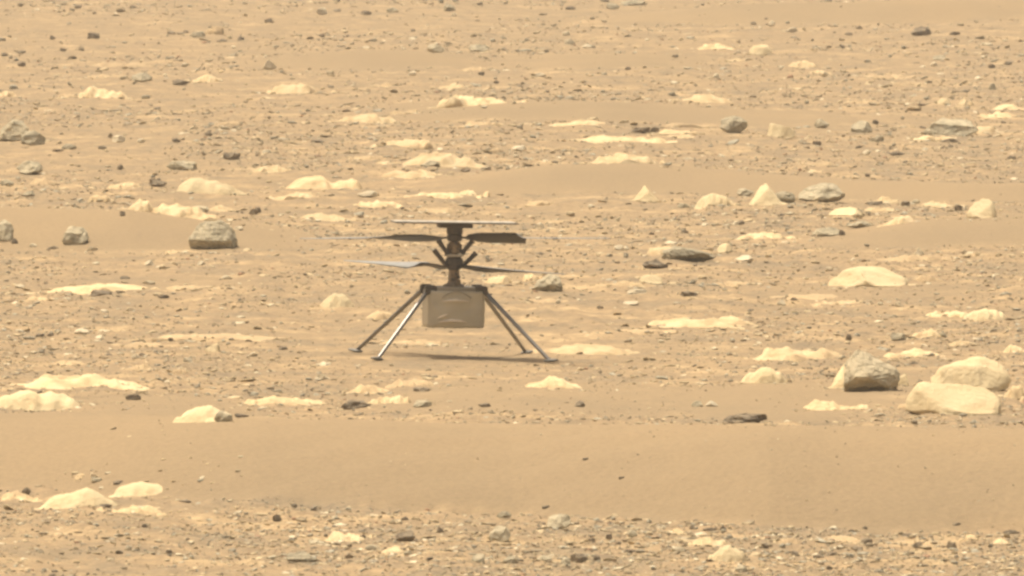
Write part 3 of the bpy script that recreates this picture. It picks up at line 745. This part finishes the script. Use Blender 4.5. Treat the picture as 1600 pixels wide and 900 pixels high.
def fold(pts, wdt, dep):
    """a raised crease of film on the front face: pts (x, z)"""
    bm = bmesh.new()
    yf = -BD / 2 - 0.0045
    n = len(pts); rows = []
    for i, (x, z) in enumerate(pts):
        t = math.sin(math.pi * i / (n - 1)); ww = wdt * (0.15 + 0.85 * t)
        rows.append([bm.verts.new(p) for p in ((x, yf + 0.003, z + ww), (x, yf - dep * t, z - ww * 0.55), (x, yf + 0.003, z - ww))])
    for a, b in zip(rows, rows[1:]):
        for j in range(2): bm.faces.new((a[j], a[j + 1], b[j + 1], b[j]))
    return part("fold", bm, H_FOLD_GLINT, body, smooth=True)
fold([(-0.052, 0.192), (-0.03, 0.196), (0.0, 0.197), (0.025, 0.1955), (0.045, 0.192)], 0.0048, 0.010)
fold([(-0.068, 0.133), (-0.055, 0.139), (-0.042, 0.144), (-0.030, 0.148)], 0.0048, 0.010)
fold([(-0.066, 0.119), (-0.045, 0.123), (-0.015, 0.1255), (0.012, 0.124), (0.036, 0.120)], 0.0060, 0.011)
# arched seam below the lid
bm = bmesh.new()
arc = [(-0.052 + 0.104 * i / 14, 0.204 + 0.024 * math.sin(math.pi * i / 14)) for i in range(15)]
for (x0, z0), (x1, z1) in zip(arc, arc[1:]):
    bm_tube(bm, (x0, -BD / 2 - 0.004, z0), (x1, -BD / 2 - 0.004, z1), 0.0022, 0.0022, 8)
part("seam", bm, H_TOP, body, smooth=True)
bm = bmesh.new()
bm_box(bm, (0, 0, 0.235), (BW * 0.80, BD * 0.9, 0.012), bevel=0.004)
part("lid", bm, H_TOP)

# mast and what sits on it
bm = bmesh.new(); bm_lathe(bm, [(0.040, 0.2415), (0.038, 0.247), (0.025, 0.253), (0.020, 0.262), (0.019, 0.30)])
bm_box(bm, (0.012, -0.026, 0.256), (0.018, 0.012, 0.022), bevel=0.002)
part("mast_base", bm, H_BRASS, smooth=False)
bm = bmesh.new(); bm_lathe(bm, [(0.0125, 0.29), (0.0125, 0.44)], 18)
mast = part("mast", bm, H_BRASS, smooth=True)
bm = bmesh.new()
bm_lathe(bm, [(0.020, 0.358), (0.024, 0.362), (0.024, 0.372), (0.017, 0.377), (0.017, 0.388), (0.021, 0.391), (0.021, 0.399)])
for a in (0.4, 1.9, 3.4, 4.6): bm_box(bm, (0.023 * math.cos(a), 0.023 * math.sin(a), 0.380), (0.010, 0.010, 0.024), Matrix.Rotation(a, 4, 'Z'), bevel=0.001)
part("swashplate", bm, H_BRASS)
bm = bmesh.new(); bm_lathe(bm, [(0.030, 0.3475), (0.035, 0.349), (0.035, 0.354), (0.030, 0.3555)])
part("ring", bm, H_RING, smooth=False)
bm = bmesh.new(); bm_lathe(bm, [(0.018, 0.300), (0.026, 0.304), (0.026, 0.316), (0.031, 0.320), (0.031, 0.338), (0.024, 0.346)])
part("lower_hub", bm, H_DARK)
bm = bmesh.new(); bm_lathe(bm, [(0.018, 0.401), (0.026, 0.404), (0.028, 0.421), (0.024, 0.425), (0.029, 0.428), (0.029, 0.449)])
part("upper_hub", bm, H_DARK)
def strut(a, b, wdt=0.017, thick=0.006):
    bm = bmesh.new(); a, b = Vector(a), Vector(b); d = b - a
    q = d.to_track_quat('Z', 'Y').to_matrix().to_4x4()
    bmesh.ops.create_cone(bm, cap_ends=True, segments=10, radius1=wdt * 0.42, radius2=wdt * 0.56, depth=d.length, matrix=Matrix.Translation((a + b) / 2) @ q)
    bmesh.ops.create_uvsphere(bm, u_segments=10, v_segments=6, radius=wdt * 0.6, matrix=Matrix.Translation(a))
    return part("pitch_link", bm, H_DARK)
strut((-0.032, -0.012, 0.318), (-0.074, -0.016, 0.370)); strut((0.032, -0.010, 0.317), (0.076, -0.014, 0.362))
strut((-0.026, -0.010, 0.358), (-0.060, -0.014, 0.405)); strut((0.030, -0.010, 0.364), (0.063, -0.012, 0.405))

# blades ---------------------------------------------------------------
RB = 0.600
def blade(az_world, z0, pitch, droop=0.0, cmax=0.098, blunt=False):
    """pitch: list of (fraction of radius, degrees the edge towards the camera is raised)"""
    az = az_world - YAW
    ax = Vector((math.cos(az), math.sin(az), 0))
    ch = Vector((-math.sin(az), math.cos(az), 0))
    chw = Matrix.Rotation(YAW, 3, 'Z') @ ch
    if chw.y > 0: ch = -ch
    planf = [(0.03, 0.020), (0.08, 0.026), (0.13, 0.055), (0.20, 0.085), (0.28, cmax), (0.38, 0.094), (0.5, 0.078), (0.7, 0.055), (0.88, 0.036), (0.97, 0.022), (1.0, 0.008)]
    if blunt: planf = [(0.03, 0.020), (0.08, 0.030), (0.12, 0.070), (0.20, 0.096), (0.30, cmax), (0.425, 0.098), (0.445, 0.04), (0.7, 0.034), (1.0, 0.012)]
    fr = np.linspace(0.03, 1.0, 80)
    cs = np.interp(fr, *zip(*planf)); ps = np.radians(np.interp(fr, *zip(*pitch)))
    sec = [(-0.5, 0), (-0.3, 0.045), (0.0, 0.065), (0.3, 0.05), (0.5, 0.0), (0.3, -0.02), (0.0, -0.02), (-0.3, -0.015)]
    bm = bmesh.new(); rings = []
    for f, c, p in zip(fr, cs, ps):
        o = ax * (RB * f) + Vector((0, 0, z0 + droop * f))
        u = ch * math.cos(p) + Vector((0, 0, math.sin(p)))
        v = u.cross(ax).normalized()
        if v.z < 0: v = -v
        th = max(c, 0.03) 
        rings.append([bm.verts.new(o + u * (a * c) + v * (b * th * (1.6 if f < 0.12 else 1.0))) for a, b in sec])
    m = len(sec)
    for f, a, b in zip(fr, rings, rings[1:]):
        for k in range(m):
            fc = bm.faces.new((a[k], a[(k + 1) % m], b[(k + 1) % m], b[k]))
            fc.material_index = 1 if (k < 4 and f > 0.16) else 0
    bm.faces.new(rings[0]); bm.faces.new(rings[-1])
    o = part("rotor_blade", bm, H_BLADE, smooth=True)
    o.data.materials.append(H_BSUNLIT)
    return o
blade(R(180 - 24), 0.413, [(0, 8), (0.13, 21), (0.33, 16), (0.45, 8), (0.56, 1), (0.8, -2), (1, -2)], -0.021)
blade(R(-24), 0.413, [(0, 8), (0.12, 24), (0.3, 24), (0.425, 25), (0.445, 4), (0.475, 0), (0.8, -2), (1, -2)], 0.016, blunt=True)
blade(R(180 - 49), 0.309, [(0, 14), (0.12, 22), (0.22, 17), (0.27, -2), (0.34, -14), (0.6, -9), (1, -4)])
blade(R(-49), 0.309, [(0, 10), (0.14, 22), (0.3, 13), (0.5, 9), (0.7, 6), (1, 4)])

# solar panel on top ----------------------------------------------------
bm = bmesh.new(); bm_box(bm, (-0.004, 0, 0.4665), (0.435, 0.165, 0.003), bevel=0.001)
panel = part("solar_panel", bm, H_PANEL)
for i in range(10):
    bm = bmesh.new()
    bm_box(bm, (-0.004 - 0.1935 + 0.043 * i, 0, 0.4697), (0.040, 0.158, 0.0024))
    part("cell", bm, H_CELL_SHEEN, panel)
bm = bmesh.new(); bm_box(bm, (0, 0, 0.4560), (0.120, 0.085, 0.0140), bevel=0.003)
part("panel_mount", bm, H_DARK)

# legs -------------------------------------------------------------------
FOOT = 0.300
for sx, sy in ((-1, -1), (1, -1), (-1, 1), (1, 1)):
    hip = Vector((sx * 0.102, sy * 0.066, 0.226 + UP)); ft = Vector((sx * FOOT, sy * FOOT, 0.010))
    bm = bmesh.new()
    knee = hip.lerp(ft, 0.12)
    bm_tube(bm, hip, knee, 0.0085, 0.0080, 18, False); bm_tube(bm, knee - (knee - hip) * 0.02, ft, 0.0078, 0.0064, 20, False)
    leg = part("leg", bm, H_LEG, smooth=True)
    bm = bmesh.new()
    out = Vector((sx, sy, 0)).normalized()
    rot = Matrix.Translation(ft + out * 0.010 + Vector((0, 0, -0.003))) @ out.to_track_quat('X', 'Z').to_matrix().to_4x4() @ Matrix.Rotation(R(-6), 4, 'Y')
    bmesh.ops.create_uvsphere(bm, u_segments=18, v_segments=10, radius=1.0, matrix=rot @ Matrix.Diagonal((0.031, 0.018, 0.0062, 1)))
    part("foot", bm, H_FOOT, leg, smooth=True)
    bm = bmesh.new()
    bm_box(bm, hip + Vector((-sx * 0.012, -sy * 0.004, 0.004)), (0.042, 0.034, 0.034), bevel=0.004)
    bm_tube(bm, hip + Vector((0, -0.018, 0)), hip + Vector((0, 0.018, 0)), 0.010, 0.010, 14)
    part("hinge", bm, H_DARK, leg)

# bolts, wires and clamps round the mast
bm = bmesh.new()
for a, z in ((-1.9, 0.268), (-0.9, 0.276), (-1.3, 0.286), (-2.3, 0.365), (-0.6, 0.368), (-1.5, 0.394)):
    bm_box(bm, (0.021 * math.cos(a), 0.021 * math.sin(a), z), (0.012, 0.010, 0.010), Matrix.Rotation(a, 4, 'Z'), bevel=0.001)
part("clamp", bm, H_DARK, mast)

# ------------------------------------------------------------------ dusty air
bm = bmesh.new()
bm_box(bm, (0, 1500, 0.6), (90000, 16000, 7.6))
hz = from_bm("haze", bm, None)
m = bpy.data.materials.new("dusty_air"); m.use_nodes = True
n = m.node_tree
n.nodes.remove(n.nodes["Principled BSDF"])
pv = n.nodes.new("ShaderNodeVolumePrincipled")
pv.inputs["Color"].default_value = (0.95, 0.88, 0.76, 1)
pv.inputs["Density"].default_value = 0.0016
pv.inputs["Anisotropy"].default_value = 0.0
n.links.new(pv.outputs[0], n.nodes["Material Output"].inputs["Volume"])
hz.data.materials.append(m)
tag(hz, "thin dusty air over the plain", "haze", kind="stuff")
